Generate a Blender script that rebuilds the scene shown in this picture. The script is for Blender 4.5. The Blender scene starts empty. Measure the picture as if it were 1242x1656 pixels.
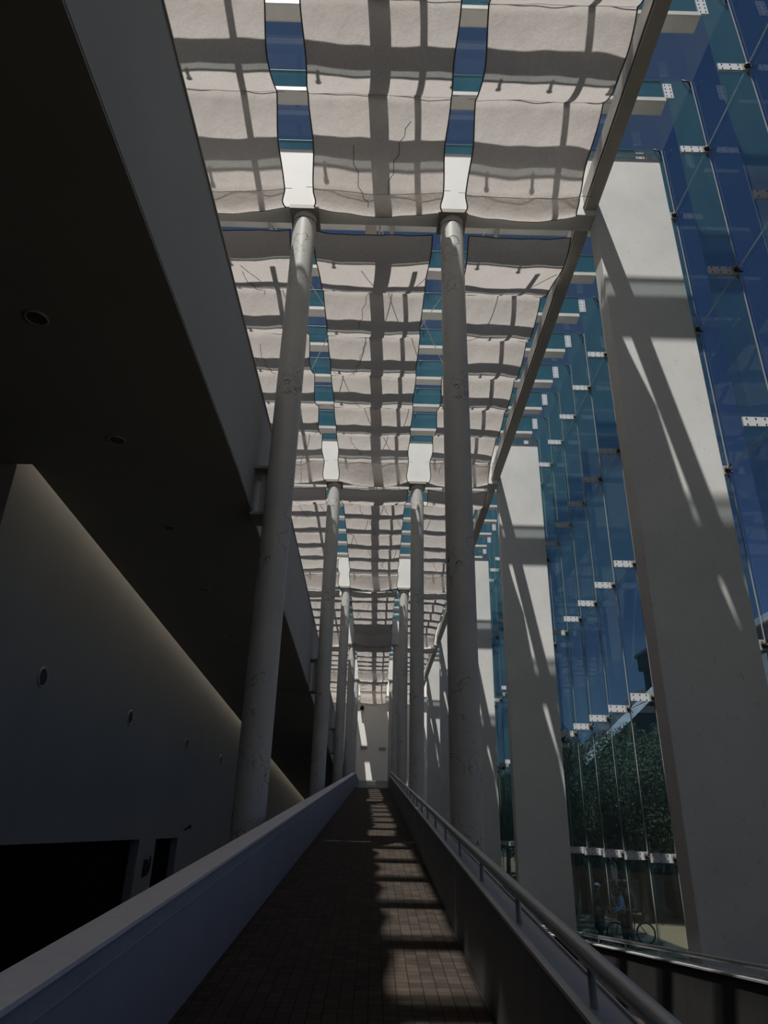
import bpy, math, random
from mathutils import Vector, Matrix
random.seed(7)
sc = bpy.context.scene
COL = sc.collection

# ------------------------------------------------------------------ camera
CAM_F, TILT, ROLL, YAW = 1119.07, .4309, .024, .0049
def make_camera():
    cy, sy, ct, st = math.cos(YAW), math.sin(YAW), math.cos(TILT), math.sin(TILT)
    fw = Vector((sy*ct, cy*ct, st)); rt = Vector((cy, -sy, 0)); up = rt.cross(fw)
    cr, sr = math.cos(ROLL), math.sin(ROLL)
    r2 = cr*rt + sr*up; u2 = -sr*rt + cr*up
    cd = bpy.data.cameras.new('camera'); cam = bpy.data.objects.new('camera', cd)
    COL.objects.link(cam)
    m = Matrix((( r2.x, u2.x, -fw.x, 0), (r2.y, u2.y, -fw.y, 0), (r2.z, u2.z, -fw.z, 0), (0, 0, 0, 1)))
    cam.matrix_world = m
    cd.sensor_fit = 'VERTICAL'; cd.sensor_height = 36; cd.lens = 36*CAM_F/1656
    cd.clip_start = .05; cd.clip_end = 600
    sc.camera = cam
make_camera()

# ------------------------------------------------------------------ light
SUN_DIR = Vector((.176, .365, -1.0)).normalized()
sun = bpy.data.lights.new('sun', 'SUN'); sun.energy = 7.0; sun.angle = math.radians(.55)
sun.color = (1.0, .91, .81)
so = bpy.data.objects.new('sun', sun); COL.objects.link(so)
so.rotation_euler = SUN_DIR.to_track_quat('-Z', 'Y').to_euler()
so.location = (-8, -12, 40)

world = bpy.data.worlds.new('sky'); sc.world = world; world.use_nodes = True
wn = world.node_tree; wn.nodes.clear()
sky = wn.nodes.new('ShaderNodeTexSky'); sky.sky_type = 'NISHITA'; sky.sun_disc = False
sky.sun_elevation = math.radians(68); sky.sun_rotation = math.radians(205.7)
sky.altitude = 50; sky.air_density = 1.0; sky.dust_density = .4; sky.ozone_density = 2.0
bg = wn.nodes.new('ShaderNodeBackground'); bg.inputs['Strength'].default_value = .040
wo = wn.nodes.new('ShaderNodeOutputWorld')
wn.links.new(sky.outputs[0], bg.inputs[0]); wn.links.new(bg.outputs[0], wo.inputs[0])

vs = sc.view_settings
vs.view_transform = 'Standard'; vs.look = 'None'; vs.gamma = 1; vs.exposure = 0.0
vs.use_curve_mapping = False
cy_ = sc.cycles
cy_.max_bounces = 10; cy_.diffuse_bounces = 5; cy_.glossy_bounces = 4; cy_.transmission_bounces = 6
cy_.transparent_max_bounces = 24
cy_.sample_clamp_indirect = 4.0
cy_.caustics_reflective = False; cy_.caustics_refractive = False
cy_.use_denoising = True

# ------------------------------------------------------------------ materials
def mat(name):
    m = bpy.data.materials.new(name); m.use_nodes = True; m.node_tree.nodes.clear()
    return m, m.node_tree.nodes, m.node_tree.links
def tex_coord(N): return N.new('ShaderNodeTexCoord').outputs['Object']
def noise(N, L, scale, detail=4, vec=None, stretch=None, rough=.55):
    t = N.new('ShaderNodeTexNoise'); t.inputs['Scale'].default_value = scale
    t.inputs['Detail'].default_value = detail; t.inputs['Roughness'].default_value = rough
    v = vec if vec is not None else tex_coord(N)
    if stretch:
        mp = N.new('ShaderNodeMapping'); mp.inputs['Scale'].default_value = stretch
        L.new(v, mp.inputs[0]); v = mp.outputs[0]
    L.new(v, t.inputs['Vector'])
    return t.outputs[0]
def ramp(N, L, fac, stops):
    r = N.new('ShaderNodeValToRGB'); e = r.color_ramp.elements
    while len(e) < len(stops): e.new(.5)
    for i, (p, c) in enumerate(stops):
        e[i].position = p; e[i].color = (*c, 1) if len(c) == 3 else c
    L.new(fac, r.inputs[0]); return r.outputs[0]
def mixc(N, L, a, b, fac, mode='MIX'):
    m = N.new('ShaderNodeMix'); m.data_type = 'RGBA'; m.blend_type = mode
    for s, v in ((0, fac), (6, a), (7, b)):
        if isinstance(v, (int, float)): m.inputs[s].default_value = v
        elif isinstance(v, tuple): m.inputs[s].default_value = (*v, 1)
        else: L.new(v, m.inputs[s])
    return m.outputs[2]
def principled(name, base, rough=.6, metal=0, nscale=3, var=.08, bump=0, bscale=40, stretch=None, spec=.5):
    m, N, L = mat(name)
    p = N.new('ShaderNodeBsdfPrincipled'); o = N.new('ShaderNodeOutputMaterial')
    n = noise(N, L, nscale, 5, stretch=stretch)
    a = tuple(max(0, c*(1-var)) for c in base); b = tuple(min(1, c*(1+var)) for c in base)
    L.new(ramp(N, L, n, [(.3, a), (.7, b)]), p.inputs['Base Color'])
    p.inputs['Roughness'].default_value = rough; p.inputs['Metallic'].default_value = metal
    p.inputs['Specular IOR Level'].default_value = spec
    if bump:
        b2 = N.new('ShaderNodeBump'); b2.inputs['Strength'].default_value = bump; b2.inputs['Distance'].default_value = .01
        L.new(noise(N, L, bscale, 3), b2.inputs['Height']); L.new(b2.outputs[0], p.inputs['Normal'])
    L.new(p.outputs[0], o.inputs[0])
    return m
def glass(name, tint, ior=1.5, dirt_glow=.05, dirt_glow_col=(.25, .45, .5), gl=1.0, sunlit_top=False):
    m, N, L = mat(name)
    tr = N.new('ShaderNodeBsdfTransparent'); tr.inputs[0].default_value = (*tint, 1)
    g = N.new('ShaderNodeBsdfGlossy'); g.inputs['Roughness'].default_value = .015
    g.inputs['Color'].default_value = (.9, .95, 1, 1)
    fr = N.new('ShaderNodeFresnel'); fr.inputs[0].default_value = ior
    geo = N.new('ShaderNodeNewGeometry')
    mth = N.new('ShaderNodeMath'); mth.operation = 'SUBTRACT'; mth.inputs[0].default_value = 1
    L.new(geo.outputs['Backfacing'], mth.inputs[1])
    mm = N.new('ShaderNodeMath'); mm.operation = 'MULTIPLY'; L.new(fr.outputs[0], mm.inputs[0]); L.new(mth.outputs[0], mm.inputs[1])
    m2 = N.new('ShaderNodeMath'); m2.operation = 'MULTIPLY'; L.new(mm.outputs[0], m2.inputs[0]); m2.inputs[1].default_value = gl
    mx = N.new('ShaderNodeMixShader'); L.new(m2.outputs[0], mx.inputs[0]); L.new(tr.outputs[0], mx.inputs[1]); L.new(g.outputs[0], mx.inputs[2])
    df = N.new('ShaderNodeBsdfDiffuse'); df.inputs[0].default_value = (*dirt_glow_col, 1)  # film colour holds dirt plus painted sky reflection and sunlit edge glow
    n = noise(N, L, .8, 5, stretch=(1, 1, .15))
    r = N.new('ShaderNodeMapRange'); r.inputs[1].default_value = .3; r.inputs[2].default_value = .75
    r.inputs[3].default_value = dirt_glow*.5; r.inputs[4].default_value = dirt_glow*1.5
    L.new(n, r.inputs[0])
    if sunlit_top:                       # sunlit upper fins painted in: film strong at the top, faint below
        sx = N.new('ShaderNodeSeparateXYZ'); L.new(tex_coord(N), sx.inputs[0])
        hr = N.new('ShaderNodeMapRange'); hr.inputs[1].default_value = 7; hr.inputs[2].default_value = 17; hr.inputs[3].default_value = .12; hr.inputs[4].default_value = 1.3
        L.new(sx.outputs[2], hr.inputs[0])
        mu = N.new('ShaderNodeMath'); mu.operation = 'MULTIPLY'; L.new(r.outputs[0], mu.inputs[0]); L.new(hr.outputs[0], mu.inputs[1]); r = mu
    mx2 = N.new('ShaderNodeMixShader'); L.new(r.outputs[0], mx2.inputs[0]); L.new(mx.outputs[0], mx2.inputs[1]); L.new(df.outputs[0], mx2.inputs[2])
    o = N.new('ShaderNodeOutputMaterial'); L.new(mx2.outputs[0], o.inputs[0])
    return m

M = {}
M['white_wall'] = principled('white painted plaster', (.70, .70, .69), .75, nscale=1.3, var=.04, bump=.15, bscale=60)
M['end_wall'] = principled('bright white end wall paint', (.88, .87, .84), .8, nscale=1.3, var=.02)
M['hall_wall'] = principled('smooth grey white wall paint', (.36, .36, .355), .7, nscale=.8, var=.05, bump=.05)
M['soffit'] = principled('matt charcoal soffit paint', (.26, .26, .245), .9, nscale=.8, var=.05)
M['fascia'] = principled('grey painted balcony front', (.36, .37, .38), .8, nscale=.6, var=.05, bump=.08)
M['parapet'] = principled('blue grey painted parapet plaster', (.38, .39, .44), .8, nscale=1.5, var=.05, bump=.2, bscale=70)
M['cap'] = principled('pale parapet coping', (.86, .83, .84), .7, nscale=9, var=.04, bump=.1, bscale=120)
M['dark_floor'] = principled('dark hall floor', (.07, .07, .075), .5)
M['black'] = principled('black glazing', (.002, .002, .0025), .8, var=0, spec=.1)
M['steel_white'] = principled('off white painted steel', (.62, .61, .58), .45, nscale=2, var=.05)
M['girder'] = principled('bright white girder paint', (.80, .80, .78), .6, nscale=1.5, var=.03)
M['steel_grey'] = principled('grey painted steel', (.38, .355, .32), .5, nscale=2, var=.06)
M['metal'] = principled('brushed stainless steel', (.62, .62, .62), .32, 1, nscale=12, var=.05)
M['plate'] = principled('satin steel patch plate', (.60, .62, .65), .6, .0, nscale=8, var=.05)
M['joint'] = principled('grey silicone joint', (.30, .30, .29), .6)
M['bolt'] = principled('dark bolt recess', (.02, .02, .02), .5)
M['rail'] = principled('grey painted handrail tube', (.42, .44, .46), .38, .3, nscale=5, var=.04)
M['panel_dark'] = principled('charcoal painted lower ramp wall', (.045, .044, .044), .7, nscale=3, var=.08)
M['ledge'] = principled('pale blue grey ledge metal', (.40, .42, .46), .5, .1, nscale=4, var=.05)
M['panel'] = principled('dark grey metal balustrade panel', (.15, .152, .155), .6, .0, nscale=4, var=.12, stretch=(6, 6, .3))
M['cord'] = principled('dark hem cord', (.10, .09, .085), .9)
M['seam'] = principled('sewn seam thread', (.38, .35, .33), .9)
M['rubber'] = principled('black rubber', (.015, .015, .015), .8)
M['glass_wall'] = glass('blue tinted facade glass', (.60, .70, .82), 1.5, .003, (.10, .22, .34), gl=.6)
M['glass_fin'] = glass('green edge stiffener glass', (.80, .85, .84), 1.5, .10, (.14, .33, .36), gl=.8, sunlit_top=True)
M['glass_roof'] = glass('blue tinted roof glass', (.86, .89, .92), 1.5, .01, (.25, .4, .55))
M['glass_beam'] = glass('teal roof beam glass', (.70, .74, .74), 1.5, .12, (.14, .48, .54))

def slab_mat():
    m, N, L = mat('white rendered slab with faint stains')
    p = N.new('ShaderNodeBsdfPrincipled'); o = N.new('ShaderNodeOutputMaterial')
    c1 = ramp(N, L, noise(N, L, .9, 6), [(.3, (.62, .62, .60)), (.7, (.72, .715, .69))])
    st = ramp(N, L, noise(N, L, 9, 8, stretch=(1, 1, .5), rough=.7), [(.30, (.72, .72, .72)), (.42, (1, 1, 1))])
    L.new(mixc(N, L, c1, st, 1.0, 'MULTIPLY'), p.inputs['Base Color'])
    p.inputs['Roughness'].default_value = .6
    b = N.new('ShaderNodeBump'); b.inputs['Strength'].default_value = .15; b.inputs['Distance'].default_value = .01
    L.new(noise(N, L, 30, 4), b.inputs['Height']); L.new(b.outputs[0], p.inputs['Normal'])
    L.new(p.outputs[0], o.inputs[0]); return m
M['slab'] = slab_mat()
def column_mat():
    m, N, L = mat('chipped off white column paint')
    p = N.new('ShaderNodeBsdfPrincipled'); o = N.new('ShaderNodeOutputMaterial')
    tc = tex_coord(N)
    wr = N.new('ShaderNodeTexVoronoi'); wr.feature = 'DISTANCE_TO_EDGE'; wr.inputs['Scale'].default_value = 6
    nz = N.new('ShaderNodeTexNoise'); nz.inputs['Scale'].default_value = 4; L.new(tc, nz.inputs['Vector'])
    add = mixc(N, L, tc, nz.outputs[1], .28)
    L.new(add, wr.inputs['Vector'])
    crack = ramp(N, L, wr.outputs['Distance'], [(.0, (1, 1, 1)), (.035, (0, 0, 0))])
    msk = ramp(N, L, noise(N, L, 1.1, 3, vec=tc), [(.53, (0, 0, 0)), (.58, (1, 1, 1))])
    spot = ramp(N, L, noise(N, L, 14, 4, vec=tc, stretch=(1, 1, .6)), [(.70, (0, 0, 0)), (.73, (1, 1, 1))])
    cr = mixc(N, L, crack, msk, 1.0, 'MULTIPLY')
    sp = mixc(N, L, spot, msk, 1.0, 'MULTIPLY')
    al = mixc(N, L, cr, sp, 1.0, 'ADD')
    base = ramp(N, L, noise(N, L, 2, 4, vec=tc), [(.3, (.50, .50, .49)), (.7, (.58, .575, .555))])
    L.new(mixc(N, L, base, (.06, .055, .05), al), p.inputs['Base Color'])
    p.inputs['Roughness'].default_value = .42
    L.new(p.outputs[0], o.inputs[0]); return m
M['column'] = column_mat()
def sail_mat():
    m, N, L = mat('pale linen shade cloth')
    tc = tex_coord(N)
    n1 = noise(N, L, 1.2, 5, vec=tc)
    n2 = noise(N, L, 90, 2, vec=tc, stretch=(1, .12, 1))
    n3 = noise(N, L, 90, 2, vec=tc, stretch=(.12, 1, 1))
    wv = mixc(N, L, ramp(N, L, n2, [(.3, (.86, .86, .86)), (.7, (1, 1, 1))]), ramp(N, L, n3, [(.3, (.86, .86, .86)), (.7, (1, 1, 1))]), 1, 'MULTIPLY')
    base = ramp(N, L, n1, [(.3, (.76, .70, .655)), (.7, (.80, .75, .71))])
    c = mixc(N, L, base, wv, 1, 'MULTIPLY')
    d = N.new('ShaderNodeBsdfDiffuse'); t = N.new('ShaderNodeBsdfTranslucent')
    L.new(c, d.inputs[0]); L.new(c, t.inputs[0])
    b = N.new('ShaderNodeBump'); b.inputs['Strength'].default_value = .9; b.inputs['Distance'].default_value = .035
    L.new(noise(N, L, 4.5, 6, vec=tc, rough=.6, stretch=(1, .7, 1)), b.inputs['Height'])
    L.new(b.outputs[0], d.inputs['Normal']); L.new(b.outputs[0], t.inputs['Normal'])
    mx = N.new('ShaderNodeMixShader'); mx.inputs[0].default_value = .40
    L.new(d.outputs[0], mx.inputs[1]); L.new(t.outputs[0], mx.inputs[2])
    o = N.new('ShaderNodeOutputMaterial'); L.new(mx.outputs[0], o.inputs[0]); return m
M['sail'] = sail_mat()
def paver_mat():
    m, N, L = mat('dark brown clay ramp pavers')
    p = N.new('ShaderNodeBsdfPrincipled'); o = N.new('ShaderNodeOutputMaterial')
    tc = tex_coord(N)
    br = N.new('ShaderNodeTexBrick'); br.offset = 0.0; br.inputs['Scale'].default_value = 1
    br.inputs['Brick Width'].default_value = .1; br.inputs['Row Height'].default_value = .1
    br.inputs['Mortar Size'].default_value = .004; br.inputs['Mortar Smooth'].default_value = .4
    br.inputs['Color1'].default_value = (.060, .046, .037, 1); br.inputs['Color2'].default_value = (.036, .028, .023, 1)
    br.inputs['Mortar'].default_value = (.010, .009, .008, 1)
    L.new(tc, br.inputs['Vector'])
    g = ramp(N, L, noise(N, L, 5, 6, vec=tc), [(.3, (.7, .7, .7)), (.7, (1.1, 1.1, 1.1))])
    L.new(mixc(N, L, br.outputs[0], g, 1, 'MULTIPLY'), p.inputs['Base Color'])
    p.inputs['Roughness'].default_value = .85; p.inputs['Specular IOR Level'].default_value = .15
    b = N.new('ShaderNodeBump'); b.inputs['Strength'].default_value = .6; b.inputs['Distance'].default_value = .004; b.invert = True
    L.new(br.outputs['Fac'], b.inputs['Height']); L.new(b.outputs[0], p.inputs['Normal'])
    L.new(p.outputs[0], o.inputs[0]); return m
M['paver'] = paver_mat()
def brick_mat(name, c1, c2, mo, w=.45, h=.2):
    m, N, L = mat(name)
    p = N.new('ShaderNodeBsdfPrincipled'); o = N.new('ShaderNodeOutputMaterial')
    tc = tex_coord(N); sx = N.new('ShaderNodeSeparateXYZ'); L.new(tc, sx.inputs[0])
    ad = N.new('ShaderNodeMath'); ad.operation = 'ADD'; L.new(sx.outputs[0], ad.inputs[0]); L.new(sx.outputs[1], ad.inputs[1])
    cb = N.new('ShaderNodeCombineXYZ'); L.new(ad.outputs[0], cb.inputs[0]); L.new(sx.outputs[2], cb.inputs[1])
    br = N.new('ShaderNodeTexBrick'); br.inputs['Scale'].default_value = 1
    br.inputs['Brick Width'].default_value = w; br.inputs['Row Height'].default_value = h
    br.inputs['Mortar Size'].default_value = .012
    for k, c in (('Color1', c1), ('Color2', c2), ('Mortar', mo)): br.inputs[k].default_value = (*c, 1)
    L.new(cb.outputs[0], br.inputs['Vector']); L.new(br.outputs[0], p.inputs['Base Color'])
    p.inputs['Roughness'].default_value = .9; L.new(p.outputs[0], o.inputs[0]); return m
M['stone'] = brick_mat('grey rubble stone wall', (.085, .09, .10), (.045, .05, .055), (.13, .13, .135), .5, .25)
M['white_brick'] = brick_mat('white painted brick', (.75, .73, .70), (.66, .64, .62), (.5, .48, .46), .4, .15)
M['trim_white'] = principled('white bargeboard', (.80, .82, .85), .6)
M['render_grey'] = principled('grey rendered house wall', (.09, .09, .08), .9)
M['slate'] = principled('slate roof', (.05, .055, .06), .8, var=.2, nscale=6)
M['pavement'] = principled('tan concrete street paving', (.30, .20, .10), .9, nscale=2, var=.12, bump=.3, bscale=20)
M['foliage'] = principled('green leaves', (.045, .062, .012), .6, nscale=1.5, var=.4)
M['bark'] = principled('grey brown bark', (.07, .055, .04), .9, nscale=8, var=.3)
M['skin'] = principled('skin', (.32, .19, .13), .6, var=.04)
M['hair'] = principled('black hair', (.012, .01, .009), .7)
M['shirt_blue'] = principled('light blue shirt cloth', (.25, .36, .48), .85, var=.08, nscale=8)
M['navy'] = principled('dark navy cloth', (.012, .016, .026), .85, var=.1, nscale=8)
M['charcoal'] = principled('charcoal cloth', (.02, .02, .022), .85, var=.1, nscale=8)
M['red_dark'] = principled('dull red cap cloth', (.10, .025, .03), .8)
M['lens'] = principled('downlight lens', (.05, .05, .048), .5)
M['ring'] = principled('dark downlight ring', (.34, .33, .31), .5)

# ------------------------------------------------------------------ geometry helpers
class MB:
    def __init__(s): s.v = []; s.f = []; s.mi = []; s.sm = []
    def add(s, vs_, fs, mi=0, smooth=False):
        b = len(s.v); s.v += [tuple(x) for x in vs_]
        for f in fs: s.f.append([b+i for i in f]); s.mi.append(mi); s.sm.append(smooth)
    def box(s, x0, x1, y0, y1, z0, z1, mi=0):
        s.hexa([(x0, y0, z0), (x1, y0, z0), (x1, y1, z0), (x0, y1, z0), (x0, y0, z1), (x1, y0, z1), (x1, y1, z1), (x0, y1, z1)], mi)
    def hexa(s, p, mi=0):
        s.add(p, [(0, 3, 2, 1), (4, 5, 6, 7), (0, 1, 5, 4), (1, 2, 6, 5), (2, 3, 7, 6), (3, 0, 4, 7)], mi)
    def prism_x(s, poly, x0, x1, mi=0):     # poly: (y,z) counter-clockwise seen from +X
        n = len(poly)
        s.add([(x0, y, z) for y, z in poly]+[(x1, y, z) for y, z in poly],
              [tuple(reversed(range(n))), tuple(range(n, 2*n))]+[(i, (i+1) % n, n+(i+1) % n, n+i) for i in range(n)], mi)
    def tube(s, pts, r, n=12, mi=0, cap=True):
        pts = [Vector(p) for p in pts]; rs = r if isinstance(r, (list, tuple)) else [r]*len(pts)
        vs_ = []; ref = None
        for i, p in enumerate(pts):
            t = (pts[min(i+1, len(pts)-1)]-pts[max(i-1, 0)]).normalized()
            if ref is None: ref = Vector((0, 0, 1)) if abs(t.z) < .9 else Vector((1, 0, 0))
            a = (ref - t*ref.dot(t)).normalized(); ref = a; b = t.cross(a)
            for k in range(n):
                w = 2*math.pi*k/n; vs_.append(p+a*math.cos(w)*rs[i]+b*math.sin(w)*rs[i])
        fs = []
        for i in range(len(pts)-1):
            for k in range(n): fs.append((i*n+k, i*n+(k+1) % n, (i+1)*n+(k+1) % n, (i+1)*n+k))
        s.add(vs_, fs, mi, True)
        if cap:
            m = len(pts)-1
            s.add(vs_[:n], [tuple(reversed(range(n)))], mi); s.add(vs_[m*n:], [tuple(range(n))], mi)
    def torus(s, c, ax, R, r, n=40, k=8, mi=0):
        c = Vector(c); ax = Vector(ax).normalized(); u = ax.orthogonal().normalized(); w = ax.cross(u)
        vs_ = []
        for i in range(n):
            a = 2*math.pi*i/n; d = u*math.cos(a)+w*math.sin(a)
            for j in range(k):
                b = 2*math.pi*j/k; vs_.append(c+d*(R+r*math.cos(b))+ax*r*math.sin(b))
        s.add(vs_, [(i*k+j, ((i+1) % n)*k+j, ((i+1) % n)*k+(j+1) % k, i*k+(j+1) % k) for i in range(n) for j in range(k)], mi, True)
    def ball(s, c, rx, ry=None, rz=None, n=14, m=9, mi=0):
        ry = ry or rx; rz = rz or rx; vs_ = []
        for i in range(m+1):
            a = math.pi*i/m
            for j in range(n):
                b = 2*math.pi*j/n; vs_.append((c[0]+rx*math.sin(a)*math.cos(b), c[1]+ry*math.sin(a)*math.sin(b), c[2]+rz*math.cos(a)))
        s.add(vs_, [(i*n+j, (i+1)*n+j, (i+1)*n+(j+1) % n, i*n+(j+1) % n) for i in range(m) for j in range(n)], mi, True)
    def build(s, name, mats, parent=None, bevel=0):
        me = bpy.data.meshes.new(name)
        off = Vector(parent.get('_o', (0, 0, 0))) if parent else Vector((0, 0, 0))
        me.from_pydata([tuple(Vector(v)-off) for v in s.v], [], s.f)
        if not isinstance(mats, (list, tuple)): mats = [mats]
        for m in mats: me.materials.append(m)
        for p, i, sm in zip(me.polygons, s.mi, s.sm): p.material_index = i; p.use_smooth = sm
        me.update()
        o = bpy.data.objects.new(name, me); COL.objects.link(o)
        if parent: o.parent = parent
        if bevel:
            b = o.modifiers.new('bevel', 'BEVEL'); b.width = bevel; b.segments = 2; b.limit_method = 'ANGLE'
        return o
def tag(o, label, cat, group=None, kind=None):
    o['label'] = label; o['category'] = cat
    if group: o['group'] = group
    if kind: o['kind'] = kind
    return o
THINGS = []
def thing(name, loc, label, cat, group=None):
    e = bpy.data.objects.new(name, None); COL.objects.link(e); e.empty_display_size = .2
    e.location = loc; e['_o'] = tuple(loc); THINGS.append(e)
    return tag(e, label, cat, group)
def struct(o): o['kind'] = 'structure'; return o
def sub(o):                       # lets a part carry sub-parts at the same origin
    o['_o'] = tuple(o.parent['_o']); THINGS.append(o); return o
def dup(root, loc, label):
    r = root.copy(); COL.objects.link(r); r.location = loc; r['label'] = label
    for ch in root.children:
        c = ch.copy(); COL.objects.link(c); c.parent = r
        for g in ch.children:
            d = g.copy(); COL.objects.link(d); d.parent = c
    return r
ORD = ['first', 'second', 'third', 'fourth', 'fifth', 'sixth', 'seventh', 'eighth', 'ninth', 'tenth']

# ------------------------------------------------------------------ layout numbers
D = 12.7625; YP = [11.05+D*n for n in range(-1, 5)]       # portal centre lines (first one is behind the camera)
Y0 = -12.0; YE = 73.8                                      # hall ends
ZF = -3.35                                                 # ground / hall floor
XW, XG = -5.85, 7.08                                         # left wall, glass facade
MOD = D/7
YK = {k: 10.50+MOD*k for k in range(-12, 35)}
RM = .0905                                                 # ramp slope
def rl(y): return -1.28+.0066*y
def rr(y): return .80+.0019*y
def rz(y): return -1.6+RM*y

# ------------------------------------------------------------------ setting: floors, walls, roof
b = MB(); b.box(XW-6, XG, Y0, YE, ZF-.3, ZF); struct(b.build('floor', M['dark_floor']))
b = MB(); b.box(XG+.02, 60, -40, 120, ZF-.35, ZF-.02); struct(b.build('ground', M['pavement']))
b = MB(); b.box(XW-.3, XG+.3, YE, YE+.4, ZF, 16.7)
struct(b.build('wall_end', M['end_wall']))
b = MB(); b.box(XW-6, XG+.1, Y0-.4, Y0, ZF, 16.7); struct(b.build('wall_back', M['white_wall']))
# left wall below the gallery with the wide opening and the door
ZD = -.345
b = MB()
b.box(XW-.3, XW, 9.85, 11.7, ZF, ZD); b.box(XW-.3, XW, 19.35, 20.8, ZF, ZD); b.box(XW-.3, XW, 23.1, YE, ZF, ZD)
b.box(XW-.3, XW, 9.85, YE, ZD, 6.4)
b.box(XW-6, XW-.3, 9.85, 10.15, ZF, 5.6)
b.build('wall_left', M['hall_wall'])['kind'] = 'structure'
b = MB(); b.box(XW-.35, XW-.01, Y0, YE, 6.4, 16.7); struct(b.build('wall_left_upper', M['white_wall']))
b = MB(); b.box(XW-6, XW-5.8, Y0, 9.5, ZF, 5.6); struct(b.build('wall_left_side', M['hall_wall']))
b = MB(); b.box(XW-.28, XW-.22, 11.7, 19.35, ZF, ZD)
struct(b.build('window_1', M['black']))
b = MB(); b.box(XW-.26, XW-.2, 20.8, 23.1, ZF, ZD); d1 = struct(b.build('door_1', M['black']))
b = MB(); b.box(XW-.2, XW-.17, 21.9, 21.94, -2.6, -1.9); b.build('door_handle', M['steel_grey'], d1)

# gallery: level part, then falling away from the viewer
def ftop(y): return 7.40 if y < 12.1 else 7.42-.0517*(y-12.1)
def fbot(y): return 5.20 if y < 9.85 else 5.21-.0603*(y-9.85)
b = MB()
poly = [(Y0, 5.215), (9.85, 5.215), (YE, fbot(YE)+.015), (YE, ftop(YE)), (12.1, 7.4), (Y0, 7.4)]
b.prism_x(poly, -2.5, -2.3); fas = struct(b.build('wall_gallery', M['fascia']))
b = MB(); b.prism_x([(Y0, 7.4), (12.1, 7.4), (YE, ftop(YE)), (YE, ftop(YE)+.03), (12.1, 7.43), (Y0, 7.43)], -2.52, -2.28)
struct(b.build('trim_1', M['steel_grey']))
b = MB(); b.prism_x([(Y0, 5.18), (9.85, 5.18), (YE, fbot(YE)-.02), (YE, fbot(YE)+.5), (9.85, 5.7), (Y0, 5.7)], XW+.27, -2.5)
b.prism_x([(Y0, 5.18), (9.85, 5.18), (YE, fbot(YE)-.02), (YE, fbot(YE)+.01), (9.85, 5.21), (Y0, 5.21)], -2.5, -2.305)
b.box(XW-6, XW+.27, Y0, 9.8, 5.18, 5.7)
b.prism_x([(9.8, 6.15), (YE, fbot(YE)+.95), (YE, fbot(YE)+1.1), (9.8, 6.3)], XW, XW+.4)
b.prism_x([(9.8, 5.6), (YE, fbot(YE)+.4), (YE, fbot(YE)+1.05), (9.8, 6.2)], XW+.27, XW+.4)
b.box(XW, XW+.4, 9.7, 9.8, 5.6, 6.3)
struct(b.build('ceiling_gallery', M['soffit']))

# slim wall washer lamp tucked behind a lip where soffit and left wall meet
def lite(name, col, st):
    m, N, L = mat(name); e_ = N.new('ShaderNodeEmission'); e_.inputs[0].default_value = (*col, 1); e_.inputs[1].default_value = st
    o = N.new('ShaderNodeOutputMaterial'); L.new(e_.outputs[0], o.inputs[0]); return m
M['warm_lamp'] = lite('dim warm lamp strip', (1.0, .87, .70), 8.0)
t = thing('wall_washer', (XW+.1, 9.9, 6.1), 'long slim wall washer hidden in the slot where the dark soffit meets the left wall', 'light')
b = MB(); b.prism_x([(9.9, 6.08), (YE-.2, fbot(YE)+.90), (YE-.2, fbot(YE)+.93), (9.9, 6.11)], XW+.12, XW+.22); b.build('lamp_strip', M['warm_lamp'], t)
b = MB(); b.prism_x([(9.9, 6.11), (YE-.2, fbot(YE)+.93), (YE-.2, fbot(YE)+.95), (9.9, 6.13)], XW+.10, XW+.24); b.build('housing', M['steel_white'], t)

# roof glass and facade glass, one pane per bay module
for i, k in enumerate(sorted(YK)):
    y1 = YK[k]; y0 = y1-MOD
    if y1 > YE+.1: continue
    b = MB(); b.box(XW, XG, y0+.012, y1-.012, 16.24, 16.27)
    struct(b.build('ceiling', M['glass_roof']))
    b = MB()
    for z0, z1 in zip((ZF, -.45, 3.2, 6.79, 10.35, 13.87), (-.45, 3.2, 6.79, 10.35, 13.87, 16.23)):
        b.box(XG, XG+.03, y0+.012, y1-.012, z0+.01, z1-.01)
    struct(b.build('window_%d' % (i+2), M['glass_wall']))
# solid roof panel that darkens the sails far down the hall
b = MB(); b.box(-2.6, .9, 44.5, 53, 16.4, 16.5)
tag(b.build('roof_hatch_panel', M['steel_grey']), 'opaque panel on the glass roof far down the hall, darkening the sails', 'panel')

# ------------------------------------------------------------------ ramp and parapets
YC, YL = 41.0, 46.3
def strip(x0f, x1f, z0f, z1f, ys, mb, mi=0):
    for a, c in zip(ys[:-1], ys[1:]):
        mb.hexa([(x0f(a), a, z0f(a)), (x1f(a), a, z0f(a)), (x1f(c), c, z0f(c)), (x0f(c), c, z0f(c)),
                 (x0f(a), a, z1f(a)), (x1f(a), a, z1f(a)), (x1f(c), c, z1f(c)), (x0f(c), c, z1f(c))], mi)
def rzz(y): return rz(min(y, YC))
ys = [-10, YC, YL+3]
b = MB(); strip(rl, rr, lambda y: rzz(y)-.35, rzz, ys, b); struct(b.build('floor_ramp', M['paver']))
HP = .755
b = MB(); strip(lambda y: rl(y)-.20, rl, lambda y: rzz(y)-.5, lambda y: rzz(y)+HP-.03, ys, b)
struct(b.build('wall_ramp_left', M['parapet']))
b = MB(); strip(lambda y: rl(y)-.21, lambda y: rl(y)+.008, lambda y: rzz(y)+HP-.03, lambda y: rzz(y)+HP, ys, b)
struct(b.build('trim_2', M['cap'], bevel=.004))
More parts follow.
